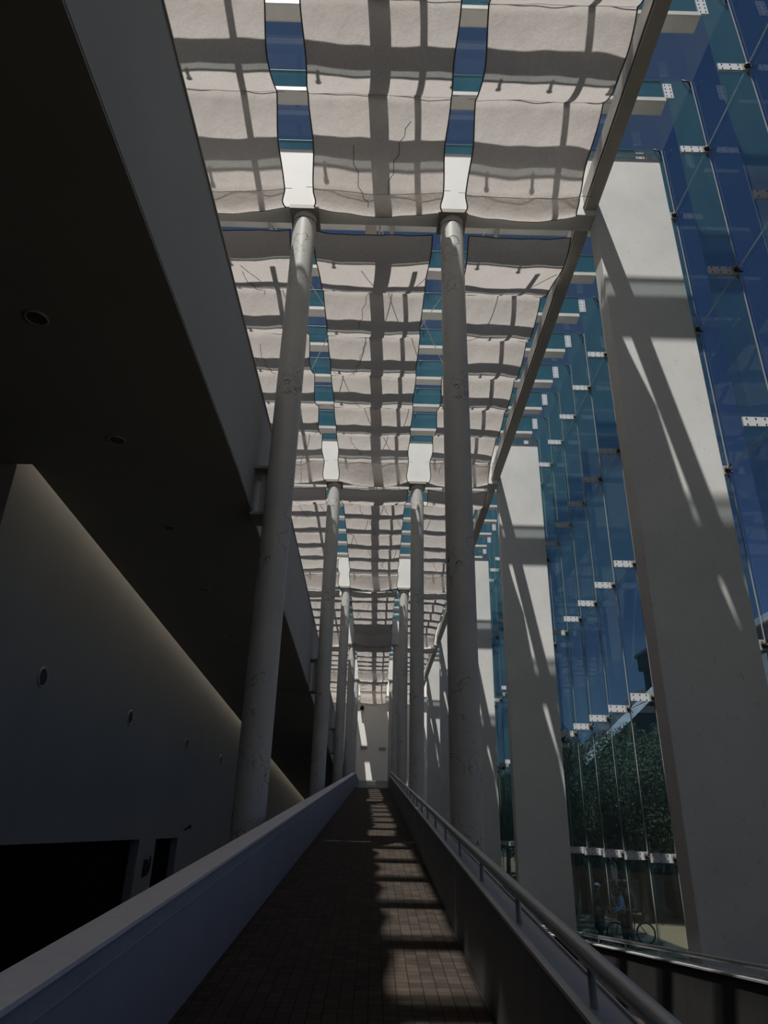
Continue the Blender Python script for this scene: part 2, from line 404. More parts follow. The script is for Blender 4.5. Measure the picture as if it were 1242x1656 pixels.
# thin groove line on the inner face
b = MB(); strip(lambda y: rl(y), lambda y: rl(y)+.004, lambda y: rzz(y)+HP-.13, lambda y: rzz(y)+HP-.122, ys, b)
struct(b.build('trim_3', M['parapet']))
HR = .655
def rt(y): return .835+.05*math.exp(-max(y, 0)/4)+.0008*y
ysr = [-10, 0, 1, 2, 3, 4, 5, 6, 8, 10, 14, 20, 30, YC, YL+3]
b = MB()
for y_a, y_b in zip(ysr[:-1], ysr[1:]):
    b.hexa([(rr(y_a), y_a, rzz(y_a)-.5), (rr(y_a)+.22, y_a, rzz(y_a)-.5), (rr(y_b)+.22, y_b, rzz(y_b)-.5), (rr(y_b), y_b, rzz(y_b)-.5),
            (rt(y_a), y_a, rzz(y_a)+HR-.02), (rt(y_a)+.19, y_a, rzz(y_a)+HR-.02), (rt(y_b)+.19, y_b, rzz(y_b)+HR-.02), (rt(y_b), y_b, rzz(y_b)+HR-.02)])
struct(b.build('wall_ramp_right', M['panel']))
b = MB(); strip(lambda y: rt(y)-.004, lambda y: rt(y)+.035, lambda y: rzz(y)+HR-.02, lambda y: rzz(y)+HR, ysr, b)
struct(b.build('trim_4', M['steel_white']))
b = MB(); strip(lambda y: rt(y)+.035, lambda y: rt(y)+.18, lambda y: rzz(y)+HR-.02, lambda y: rzz(y)+HR-.008, ysr, b)
strip(lambda y: rt(y)+.17, lambda y: rt(y)+.18, lambda y: rzz(y)+HR-.02, lambda y: rzz(y)+HR+.008, ysr, b)
struct(b.build('trim_5', M['ledge']))
b = MB(); b.box(rl(YL)-.2, rr(YL)+.2, YL, YL+.2, rzz(YL)-.4, 2.80); struct(b.build('wall_ramp_end', M['white_wall']))
b = MB(); b.box(rl(YL)-.2, rr(YL)+.2, YL-.02, YL, 2.70, 2.81); struct(b.build('trim_6', M['white_wall']))
for i, y in enumerate((2.2, 7.6, 12.4, 20.0)):      # vertical joint beads in the panels
    b = MB(); b.box(rr(y)-.004, rr(y), y, y+.012, rz(y), rz(y)+HR-.02); struct(b.build('trim_%d' % (7+i), M['rail']))

h = thing('handrail', (1.0, 0, rz(0)+.82), 'long round grey handrail on the right ramp wall, nearest the viewer', 'handrail')
b = MB(); b.tube([(rt(y)+.07, y, rzz(y)+.825) for y in (-6, 0, 1, 2, 3, 4, 5, 6, 8, 10, 14, 20, 30, YC, YL)], .038, 20); b.build('rail_tube', M['rail'], h)
y = -2.7
while y < 40:
    b = MB(); b.tube([(rt(y)+.07, y, rz(y)+HR-.015), (rt(y)+.07, y, rz(y)+.80)], .017, 10)
    b.build('post', M['rail'], h); y += 1.53

# lower ramp beyond, falling away along the white slabs
def z2(y): return -1.33-.0748*(y-8.4)
ys2 = [-6, 26.0]
b = MB(); strip(lambda y: 1.15, lambda y: 4.1, lambda y: z2(y)-1.15, lambda y: z2(y)-.85, ys2, b); struct(b.build('floor_ramp_lower', M['paver']))
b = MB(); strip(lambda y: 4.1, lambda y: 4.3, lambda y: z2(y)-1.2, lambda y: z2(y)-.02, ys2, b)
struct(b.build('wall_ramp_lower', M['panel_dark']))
b = MB(); strip(lambda y: 4.08, lambda y: 4.32, lambda y: z2(y)-.02, lambda y: z2(y), ys2, b); struct(b.build('trim_12', M['steel_white']))
h = thing('handrail', (4.2, 0, z2(0)), 'thinner grey handrail on the lower ramp wall, in front of the white slabs', 'handrail')
b = MB(); b.tube([(4.2, -4, z2(-4)+.11), (4.2, 25.8, z2(25.8)+.11)], .032, 16); b.build('rail_tube', M['rail'], h)
y = 1.0
while y < 25:
    b = MB(); b.tube([(4.2, y, z2(y)-.005), (4.2, y, z2(y)+.09)], .016, 8); b.build('post', M['rail'], h); y += 1.53

# ------------------------------------------------------------------ portals: columns, slabs, girders, edge beams
XL, XR = -1.81, 1.375
WHERE = ['behind the viewer', 'nearest', 'second nearest', 'third in the row', 'fourth in the row', 'farthest']
for n, yc in enumerate(YP):
    if n == 0: continue
    for side, xc in (('left', XL), ('right', XR)):
        z0 = ZF
        c = thing('column', (xc, yc, z0), '%s round %s column, %s' % ('off-white' if side == 'left' else 'chipped off-white', side+'-hand', WHERE[n]+(' to the viewer' if n < 3 else ' along the ramp') if n < 5 else 'farthest along the ramp'), 'column', 'round columns beside the ramp')
        b = MB(); b.tube([(xc, yc, z0), (xc, yc, 4), (xc, yc, 8), (xc, yc, 12.03)], .245, 40); b.build('shaft', M['column'], c)
        b = MB(); b.tube([(xc, yc, 11.86), (xc, yc, 11.875)], .252, 40); b.build('collar', M['cord'], c)
        b = MB(); b.box(xc-.31, xc+.31, yc-.31, yc+.31, 12.03, 12.13); b.build('head_plate', M['steel_grey'], c)
        if side == 'left':
            yb = yc+.55
            for zz in (ftop(yb)-1.5, fbot(yb)-.12):
                b = MB(); b.box(-2.3, xc, yc+.02, yb, zz, zz+.05); b.build('bracket_plate', M['steel_grey'], c)
            b = MB(); b.box(-2.2, xc-.1, yc+.2, yc+.26, fbot(yb)-.1, ftop(yb)-1.5); b.build('bracket_web', M['steel_white'], c)
for n, yc in enumerate(YP):
    nm = WHERE[n]+(' to the viewer' if n in (1, 2) else '')
    b = MB(); b.box(4.46, 6.1, yc-.22, yc+.22, ZF, 13.97)
    if n > 0:
        t = thing('wall_slab', (5.3, yc, ZF), 'tall white rendered slab standing inside the glass wall, '+nm, 'slab', 'white slabs along the glass wall')
        b.build('slab', M['slab'], t, bevel=.012)
        b = MB(); b.tube([(4.5, yc-.05, 14.3), (6.1, yc-.05, 14.3)], .035, 8); b.tube([(5.95, yc-.05, 13.97), (5.95, yc-.05, 14.3)], .04, 8)
        b.box(5.9, 6.0, yc-.1, yc, 13.97, 14.3); b.build('top_frame', M['steel_white'], t)
    else: struct(b.build('wall_slab_back', M['slab']))
    b = MB(); b.box(XW, 4.455, yc-.22, yc+.22, 12.15, 13.95)
    o = b.build('cross_girder', M['girder'], bevel=.01)
    if n > 0: tag(o, 'deep white cross girder on top of the column pair, '+nm, 'girder', 'cross girders')
    else: struct(o); o.name = 'trim_20'
for n in range(len(YP)):
    ya = YP[n]+.22; yb = (YP[n+1]-.22) if n+1 < len(YP) else YE
    if n == 0: ya = -6
    b = MB(); b.box(4.24, 4.50, ya, yb, 12.3, 12.86)
    b.box(4.21, 4.24, ya, yb, 12.36, 12.40)
    tag(b.build('edge_beam', M['steel_grey'], bevel=.006), 'grey edge beam at the right rim of the sails, %s stretch from the viewer' % ORD[n], 'beam', 'edge beams beside the sails')
    b = MB(); b.box(-.57, -.29, ya, yb, 13.5, 13.8)
    o = thing('spine_beam', (-.4, ya, 13.5), 'grey lengthwise beam above the middle sails, %s stretch from the viewer' % ORD[n], 'beam', 'lengthwise beams above the middle sails')
    b.build('beam', M['steel_grey'], o)
    b = MB(); b.tube([(-.21, ya, 13.42), (-.21, yb, 13.42)], .026, 8); b.build('conduit', M['steel_grey'], o)
    if n > 0 and n < len(YP)-1:
        for q, (xa, xb) in enumerate(((-3.9, .7), (.7, -3.9), (3.5, -1.1), (-1.1, 3.5))):
            b = MB(); b.tube([(xa, ya+.1, 14.55+.05*q), (xb, yb-.1, 14.55+.05*q)], .012, 6)
            tag(b.build('brace_cable', M['steel_white']), 'thin diagonal cable above the sails, %s of four, %s stretch' % (ORD[q], ORD[n]), 'cable', 'diagonal cables above the sails')
    for x in (.10, 3.0, -3.25):
        b = MB(); b.tube([(x, ya, 15.1), (x, yb, 15.1)], .065, 10)
        tag(b.build('roof_pipe', M['steel_grey']), 'slim lengthwise pipe under the glass roof, %s of three, %s stretch' % ({.10: 'middle', 3.0: 'right', -3.25: 'left'}[x], ORD[n]), 'pipe', 'pipes under the glass roof')

# ------------------------------------------------------------------ roof beams of glass with a pale tray below
BAYN = ['over the viewer', 'past the nearest columns', 'past the second columns', 'past the third columns', 'past the fourth columns', 'past the farthest columns']
def bay_of(y):
    n = sum(1 for p in YP if y > p-.3)-1
    return max(n, 0)
cnt = {}
root = None
for k in sorted(YK):
    y = YK[k]
    if k < -9 or y > YE-.5: continue
    n = bay_of(y); cnt[n] = cnt.get(n, 0)+1
    lab = 'teal glass roof beam with pale tray, %s bay, %s in it' % (BAYN[n], ORD[cnt[n]-1])
    if root is None:
        t = thing('roof_beam', (0, y, 15.5), lab, 'beam', 'glass roof beams')
        b = MB(); b.box(XW, 6.33, y-.02, y+.02, 15.32, 16.2); b.build('glass_blade', M['glass_beam'], t)
        b = MB(); b.box(XW, 6.26, y-.17, y+.17, 15.24, 15.30); b.box(XW, 6.26, y-.18, y-.16, 15.24, 15.36); b.box(XW, 6.26, y+.16, y+.18, 15.24, 15.36)
        b.build('tray', M['steel_white'], t)
        b = MB()
        for x in (-4.4, -2.0, -.9, .5, 1.35, 2.3, 3.4, 5.6):
            b.tube([(x, y-.02, 16.2), (x, y+.1, 16.15), (x, y+.2, 16.2)], .035, 6); b.ball((x, y+.24, 16.19), .06, n=8, m=5)
        b.build('clamp', M['bolt'], t)
        b = MB(); b.tube([(XW, y+.02, 16.21), (6.33, y+.02, 16.21)], .03, 6); b.build('joint_strip', M['bolt'], t)
        root = t
    else: dup(root, (0, y, 15.5), lab)

# ------------------------------------------------------------------ facade stiffener fins with steel patch plates
LV = [13.87, 10.35, 6.79, 3.2, -.45]
def fin_proto(y, lab):
    t = thing('glass_fin', (6.74, y, ZF), lab, 'glass fin', 'glass fins along the facade')
    b = MB(); b.box(6.41, 7.03, y-.012, y+.012, ZF, 16.2); b.build('blade', M['glass_fin'], t)
    for z in LV:
        b = MB(); b.box(6.44, 6.91, y-.022, y+.022, z-.095, z+.095)
        for i in range(3):
            for zz in (-.06, .06): b.tube([(6.51+.165*i, y-.030, z+zz), (6.51+.165*i, y-.021, z+zz)], .014, 8, 1)
        b.build('patch_plate', [M['plate'], M['bolt']], t)
        b = MB(); b.box(6.91, 7.03, y-.03, y+.03, z-.095, z+.095); b.tube([(6.97, y-.046, z+.05), (6.97, y-.039, z+.05)], .014, 8, 1)
        b.ball((7.0, y-.05, z), .06, mi=1); b.tube([(7.03, y, z), (7.07, y-.1, z+.1)], .016, 6, 1); b.tube([(7.03, y, z), (7.07, y+.1, z+.1)], .016, 6, 1)
        b.tube([(7.03, y, z), (7.07, y-.1, z-.1)], .016, 6, 1); b.tube([(7.03, y, z), (7.07, y+.1, z-.1)], .016, 6, 1)
        b.build('spider_bracket', [M['steel_grey'], M['bolt']], t)
    b = MB(); b.box(6.35, 6.55, y-.022, y+.022, 15.58, 16.08)
    for i in (6.39, 6.5):
        for j in range(4): b.tube([(i, y-.03, 15.65+.125*j), (i, y-.021, 15.65+.125*j)], .014, 8, 1)
    b.build('head_plate', [M['plate'], M['bolt']], t)
    b = MB(); b.tube([(6.85, y-.02, 16.22), (6.93, y-.1, 16.05), (7.0, y-.02, 15.97)], .02, 6); b.build('head_hook', M['bolt'], t)
    b = MB(); b.box(7.035, 7.06, y-.006, y+.006, ZF, 16.2); b.build('joint_strip', M['joint'], t)
    return t
cnt = {}; root = None
for k in sorted(YK):
    y = YK[k]
    if k < -3 or y > YE-.5: continue
    n = bay_of(y); cnt[n] = cnt.get(n, 0)+1
    place = ['before the nearest slab', 'between the first and second slab', 'between the second and third slab', 'between the third and fourth slab', 'between the fourth and fifth slab', 'past the farthest slab'][n]
    lab = 'vertical glass fin with steel patch plates, %s, %s along' % (place, ORD[cnt[n]-1])
    root = (fin_proto(y, lab) if root is None else dup(root, (6.74, y, ZF), lab)) if root is None else (dup(root, (6.74, y, ZF), lab), root)[1]
for n in range(len(YP)):
    ya = YP[n]; yb = YP[n+1] if n+1 < len(YP) else YE
    for j, z in enumerate(LV):
        b = MB(); b.tube([(7.0, max(ya, 4), z-.02), (7.0, yb, z-.02)], .012, 6)
        tag(b.build('tension_rod', M['metal']), 'thin steel rod along the glass wall, %s level from the top, %s stretch' % (ORD[j], ORD[n]), 'rod', 'tension rods along the glass wall')

# ------------------------------------------------------------------ shade sails
def sail(name, n, side, x0, x1, cusps, lab, seed):
    rnd = random.Random(seed)
    ph = [rnd.uniform(0, 6.28) for _ in range(8)]
    sagx = rnd.uniform(.10, .16)
    ny_per = 14; nx = 26; rows = []; Yv = []
    L = len(cusps)-1
    ya, yb = cusps[0], cusps[-1]
    tilt = rnd.uniform(-.05, .05)
    for i in range(L):
        c0, c1 = cusps[i], cusps[i+1]; w = c1-c0
        dep = .30*(w/1.7)**1.3*(1+rnd.uniform(-.12, .12))
        if i == L-1 and w < 1.2: dep = .06
        for j in range(ny_per + (1 if i == L-1 else 0)):
            t = j/ny_per
            # lowest point lies a bit beyond the middle, far half climbs steeply
            s = t**1.12
            sg = dep*(4*s*(1-s))**.85
            Yv.append((c0+w*t, sg, t))
    verts = []; faces = []
    for (y, sg, t) in Yv:
        e0 = math.exp(-(y-ya)/.55); e1 = math.exp(-(yb-y)/.4)
        for i in range(nx+1):
            u = i/nx; q = 1-(2*u-1)**2
            narrow = .015*math.sin(math.pi*t)
            x = x0+(x1-x0)*u
            if side == 'right' and n == 0: x -= .13*u*max(0, min(1, (y-7.6)/2.4))
            x += (.5-u)*2*(.05*(1-math.cos(2*math.pi*t))*.5)
            z = (12.87 if n < 1 else 12.95) - (.77 if n < 1 else .85)*(math.exp(-((y-ya)/1.2)**2)+math.exp(-((yb-y)/.6)**2)) - sg*(1+.10*q) - sagx*q*(e0*.9+e1*1.4)*1.0
            z += .012*math.sin(x*3.1+y*2.3+ph[0])+.010*math.sin(x*5.7-y*3.4+ph[1])+.006*math.sin(x*11+y*7+ph[2])
            z += tilt*(u-.5)
            if side == 'right' and u > .8: z -= .10*(u-.8)/.2*math.sin(math.pi*t)
            yy = y + .05*q*(e1-e0*1.0) + .012*math.sin(x*4+ph[3])
            verts.append((x, yy, z))
    ny = len(Yv)
    for j in range(ny-1):
        for i in range(nx):
            a = j*(nx+1)+i; faces.append((a, a+1, a+nx+2, a+nx+1))
    t = thing(name, ((x0+x1)/2, ya, 12.2), lab, 'shade sail', 'shade sails under the glass roof')
    b = MB(); b.add(verts, faces, 0, True); b.build('cloth', M['sail'], t)
    for col in (0, nx):
        b = MB(); b.tube([verts[j*(nx+1)+col] for j in range(ny)], .014, 6); b.build('edge_hem', M['cord'], t)
    # support wires at the cusps
    for c in cusps[1:-1]:
        j = min(range(ny), key=lambda q: abs(Yv[q][0]-c))
        b = MB(); zc = verts[j*(nx+1)][2]+.03; b.tube([(x0-.15, c, zc), (x1+.15, c, zc)], .005, 5); b.build('support_wire', M['cord'], t)
        b = MB(); b.tube([Vector(verts[j*(nx+1)+i])+Vector((0, 0, -.002)) for i in range(nx+1)], .0035, 5); b.build('seam', M['seam'], t)
    if n >= 0:
        for q in range(3):
            j0 = rnd.randrange(4, ny-16); i0 = rnd.randrange(2, nx-4); di = rnd.choice((-.35, .3, .45)); pts = []
            for j in range(j0, min(ny-1, j0+rnd.randrange(9, 16))):
                ii = int(max(0, min(nx, i0+di*(j-j0)))); pts.append(Vector(verts[j*(nx+1)+ii])+Vector((0, 0, -.012)))
            b = MB(); b.tube(pts, .007, 5); b.build('loose_cord', M['cord'], t)
    for yy, row in ((ya, 0), (yb, ny-1)):
        b = MB(); b.tube([verts[row*(nx+1)+i] for i in range(nx+1)], .010, 5); b.build('end_cord', M['cord'], t)
SIDE = [('left', -4.9, -2.20), ('middle', -1.63, 1.13), ('right', 1.63, 4.17)]
for n in (-1, 0, 1, 2, 3, 4, 5):
    if n == -1: cusps = [-10.5, -8.8, -7.1, -5.4, -3.7, -1.73]
    elif n == 0: cusps = [-1.69, .3, 1.9, 3.5, 5.3, 7.04, 8.77, 10.45, 10.79]
    elif n == 5: cusps = [YP[5]+.4, YP[5]+2.6, YP[5]+4.3, YP[5]+6.0, YP[5]+7.7, YP[5]+9.4, YE-.2]
    else:
        o = YP[n]-11.05
        cusps = [o+q for q in (11.42, 14.2, 16.05, 17.9, 19.75, 21.5, 22.95, 23.56)]
    for i, (s, x0, x1) in enumerate(SIDE):
        cc = list(cusps)
        rnd = random.Random(n*10+i)
        cc = [c+(rnd.uniform(-.06, .06) if 0 < q < len(cc)-1 else 0) for q, c in enumerate(cc)]
        dx = rnd.uniform(-.03, .03)
        lab = '%s pale linen shade sail, %s' % (s, ['above the viewer, nearest of its row', 'between first and second column pair', 'between second and third column pair', 'between third and fourth column pair', 'between fourth and fifth column pair', 'last before the end wall', 'behind the viewer'][n])
        x0_, x1_ = x0+dx, x1+dx
        if n > 0 and s == 'middle': x0_ -= .02; x1_ -= .12
        if n > 0 and s == 'right': x0_ += .18; x1_ -= .08
        sail('shade_sail', n, s, x0_, x1_, cc, lab, 31*n+i)

# ------------------------------------------------------------------ small fittings
for i, (y) in enumerate((6.25, 8.95, 11.95, 15.05, 18.3)):
    z = fbot(y)-.022
    t = thing('downlight', (-3.95, y, z), 'round recessed downlight in the dark gallery soffit, %s from the viewer' % ORD[i], 'downlight', 'downlights in the gallery soffit')
    b = MB(); b.torus((-3.95, y, z-.005), (0, 0, 1), .12, .014, 28, 6); b.build('trim_ring', M['ring'], t)
    b = MB(); b.tube([(-3.95, y, z+.01), (-3.95, y, z-.012)], .10, 20); b.build('lens', M['lens'], t)
for i, y in enumerate((12.3, 17.1, 22.6, 27.9, 33.4, 38.9)):
    t = thing('wall_light', (XW, y, 2.3), 'round dark recessed light in the left wall, %s from the viewer' % ORD[i], 'wall light', 'round lights in the left wall')
    b = MB(); b.torus((XW+.005, y, 2.3), (1, 0, 0), .16, .022, 28, 6); b.build('trim_ring', M['ring'], t)
    b = MB(); b.tube([(XW-.01, y, 2.3), (XW+.01, y, 2.3)], .145, 24); b.build('lens', M['bolt'], t)
t = thing('wall_phone', (XW+.05, 20.1, -1.0), 'small dark intercom phone on the wall beside the black door', 'phone')
b = MB(); b.box(XW, XW+.07, 19.95, 20.2, -1.2, -.82); b.build('housing', M['charcoal'], t, bevel=.01)
b = MB(); b.tube([(XW+.07, 20.26, -.74), (XW+.1, 20.2, -.87), (XW+.1, 20.18, -1.02), (XW+.07, 20.18, -1.14)], .025, 8); b.build('handset', M['charcoal'], t)
t = thing('wall_sensor', (XW+.05, 23.7, -.1), 'little dark sensor on the left wall above the black door', 'sensor')
b = MB(); b.tube([(XW, 23.7, -.12), (XW+.12, 23.75, -.06)], .03, 8); b.build('arm', M['charcoal'], t)
b = MB(); b.ball((XW+.15, 23.76, -.03), .06); b.build('head', M['charcoal'], t)
for nm, x0, x1, z in (('left', -1.44, -.76, 7.6), ('right', .43, 1.12, 7.52)):
    t = thing('end_wall_light', ((x0+x1)/2, YE, z), 'dark flat box light on the white end wall, the %s one' % nm, 'wall light', 'box lights on the end wall')
    b = MB(); b.box(x0, x1, YE-.18, YE, z-.09, z+.09); b.build('housing', M['steel_grey'], t, bevel=.01)
    b = MB(); b.box(x0+.05, x1-.05, YE-.16, YE-.02, z+.09, z+.10); b.build('diffuser', M['lens'], t)
for nm, x in (('leftmost', -4.5), ('middle', -1.42), ('rightmost', 1.55)):
    t = thing('spotlight', (x, YE-.3, 11.4), 'black spotlight high on the end wall, %s of the three' % nm, 'spotlight', 'black spotlights at the end wall')
    b = MB(); b.tube([(x, YE-.15, 11.5), (x, YE-.5, 11.35)], .2, 16); b.build('housing', M['rubber'], t)
    b = MB(); b.box(x-.04, x+.04, YE-.3, YE, 11.45, 11.75); b.build('bracket', M['rubber'], t)

# ------------------------------------------------------------------ street outside
t = thing('stone_house', (16, 40, ZF), 'grey stone gable house with white bargeboard beyond the glass', 'house')
b = MB(); gx0, gx1, gz = 8.6, 17.6, 4.6
b.add([(10.0, 40, ZF), (24, 40, ZF), (24, 40, 2.2), (17.0, 40, 8.4), (10.0, 40, 2.2), (10.0, 46, ZF), (24, 46, ZF), (24, 46, 2.2), (17.0, 46, 8.4), (10.0, 46, 2.2)],
      [(0, 1, 2, 3, 4), (9, 8, 7, 6, 5), (0, 4, 9, 5), (1, 6, 7, 2), (0, 5, 6, 1)])
b.build('wall', M['stone'], t)
b = MB(); b.hexa([(9.7, 39.6, 1.93), (17.0, 39.6, 8.42), (17.0, 46.3, 8.42), (9.7, 46.3, 1.93), (9.7, 39.6, 2.1), (17.0, 39.6, 8.6), (17.0, 46.3, 8.6), (9.7, 46.3, 2.1)])
b.hexa([(17.0, 39.6, 8.42), (24.3, 39.6, 1.93), (24.3, 46.3, 1.93), (17.0, 46.3, 8.42), (17.0, 39.6, 8.6), (24.3, 39.6, 2.1), (24.3, 46.3, 2.1), (17.0, 46.3, 8.6)])
b.build('roof', M['slate'], t)
b = MB(); b.hexa([(9.6, 39.5, 1.8), (17.0, 39.5, 8.35), (17.0, 39.6, 8.35), (9.6, 39.6, 1.8), (9.6, 39.5, 2.35), (17.0, 39.5, 8.95), (17.0, 39.6, 8.95), (9.6, 39.6, 2.35)])
b.hexa([(17.0, 39.5, 8.35), (24.4, 39.5, 1.8), (24.4, 39.6, 1.8), (17.0, 39.6, 8.35), (17.0, 39.5, 8.95), (24.4, 39.5, 2.35), (24.4, 39.6, 2.35), (17.0, 39.6, 8.95)])
b.build('bargeboard', M['trim_white'], t)
b = MB(); b.box(15.8, 17.6, 39.2, 41, ZF, 9.3); ch = b.build('chimney', M['stone'], t); sub(ch)
b = MB(); b.box(15.6, 17.8, 39.0, 41.2, 8.9, 9.7); b.box(15.45, 17.9, 38.9, 41.3, 9.7, 9.85); b.build('chimney_cap', M['stone'], ch)
t = thing('white_building', (26, 27, ZF), 'sunlit white brick building across the street, right edge of the view', 'building')
b = MB(); b.box(16.2, 26, 12, 30, ZF, 8.2); b.build('wall', M['white_brick'], t)
b = MB(); b.box(16.0, 26.2, 11.8, 30.2, 8.2, 8.5); b.build('roof_edge', M['trim_white'], t)
for y in (15, 19, 23, 27):
    for z in (-1.6, 1.6, 4.8):
        b = MB(); b.box(16.15, 16.22, y-.6, y+.6, z, z+1.7); b.build('window', M['black'], t)
t = thing('grey_annex', (12, 39, ZF), 'low dark grey extension with narrow windows behind the people', 'building')
b = MB(); b.box(9.6, 13.9, 38.5, 39.35, ZF, -.5); b.build('wall', M['render_grey'], t)
for x in (10.6, 11.5, 12.2, 12.95):
    b = MB(); b.box(x, x+.34, 38.46, 38.52, -1.95, -1.1); b.build('window', M['black'], t)
    b = MB(); b.box(x-.06, x+.4, 38.4, 38.5, -2.03, -1.95); b.build('window_sill', M['pavement'], t)
b = MB(); b.box(9.5, 14.0, 38.35, 39.4, -.5, -.4); b.build('roof', M['slate'], t)
t = thing('shade_fill_van', (16.2, 37.3, ZF), 'dark van added to fill the shaded area at the right of the people', 'van')  # added van supplies the darkness of a street area in shade
b = MB(); b.box(14.3, 18.8, 36.5, 38.3, -3.05, -2.15)
b.hexa([(14.35, 36.5, -2.15), (18.6, 36.5, -2.15), (18.6, 38.3, -2.15), (14.35, 38.3, -2.15), (14.5, 36.7, -1.25), (17.6, 36.7, -1.25), (17.6, 38.1, -1.25), (14.5, 38.1, -1.25)])
b.build('body', M['charcoal'], t, bevel=.06)
for xx in (15.1, 17.9):
    for yy in (36.45, 38.15):
        b = MB(); b.tube([(xx, yy, -3.02), (xx, yy+.2, -3.02)], .33, 20); b.build('wheel', M['rubber'], t)
b = MB(); b.hexa([(14.7, 36.5, -2.1), (17.9, 36.5, -2.1), (17.9, 36.54, -2.1), (14.7, 36.54, -2.1), (14.8, 36.66, -1.4), (17.4, 36.66, -1.4), (17.4, 36.7, -1.4), (14.8, 36.7, -1.4)]); b.build('window', M['black'], t)

def leafmesh(seed, n, R):
    rnd = random.Random(seed); b = MB()
    blobs = []
    for _ in range(26):
        a = rnd.uniform(0, 6.28); r = rnd.uniform(.1, .75)*R; zz = rnd.uniform(-.55, .75)*R*1.05
        blobs.append((math.cos(a)*r, math.sin(a)*r, zz, rnd.uniform(.25, .45)*R))
    for i in range(n):
        bx, by, bz, br = rnd.choice(blobs)
        d = Vector((rnd.gauss(0, 1), rnd.gauss(0, 1), rnd.gauss(0, 1))).normalized()
        p = Vector((bx, by, bz))+d*br*rnd.uniform(.75, 1.05)
        nn = (d+Vector((rnd.gauss(0, .6), rnd.gauss(0, .6), rnd.gauss(0, .6)))).normalized()
        u = nn.orthogonal().normalized(); w = nn.cross(u); a = rnd.uniform(0, 6.28)
        u, w = u*math.cos(a)+w*math.sin(a), w*math.cos(a)-u*math.sin(a)
        s = rnd.uniform(.06, .12)
        b.add([p-u*s, p+w*s*.42+nn*.02, p+u*s, p-w*s*.42+nn*.02], [(0, 1, 2, 3)])
    return b
def trunkmesh(seed, H, R):
    rnd = random.Random(seed); b = MB()
    b.tube([(0, 0, 0), (.05, 0, H*.3), (0, .08, H*.6), (.05, 0, H)], [.2, .16, .13, .06], 10)
    for i in range(7):
        a = i*.9; z = H*(.35+.08*i)
        b.tube([(0, 0, z), (math.cos(a)*R*.35, math.sin(a)*R*.35, z+R*.25), (math.cos(a)*R*.6, math.sin(a)*R*.6, z+R*.55)], [.07, .045, .02], 6)
    return b
TR = [(9.5, 37.0, 2.3, 'tree left of the stone gable'), (11.8, 34.0, 2.6, 'tree behind the people and bicycle'), (14.0, 36.2, 2.5, 'tree in front of the stone gable'),
      (10.4, 49.5, 2.6, 'tree past the stone gable, nearest of the street row'), (10.6, 56.5, 2.9, 'second tree of the street row past the stone gable'), (11.2, 63.5, 3.1, 'third tree of the street row past the stone gable'),
      (11.6, 70.5, 3.2, 'farthest tree along the street beyond the glass')]
protos = []
for i in range(3):
    lm = leafmesh(40+i, 26000, 3.0).build('crown', M['foliage']); tm = trunkmesh(60+i, 5.2, 3.0).build('trunk', M['bark'])
    protos.append((lm, tm))
used = set()
for i, (x, y, R, lab) in enumerate(TR):
    t = thing('tree', (x, y, ZF), 'dense green '+lab, 'tree', 'trees along the street')
    lm, tm = protos[i % 3]
    a, c = (lm, tm) if (i % 3) not in used else (lm.copy(), tm.copy())
    if (i % 3) in used: COL.objects.link(a); COL.objects.link(c)
    used.add(i % 3)
    a.parent = t; c.parent = t
    a.location = (0, 0, 4.9); a.scale = (R/3*.95, R/3*.95, 1.08)
    a.rotation_euler.z = i*1.3

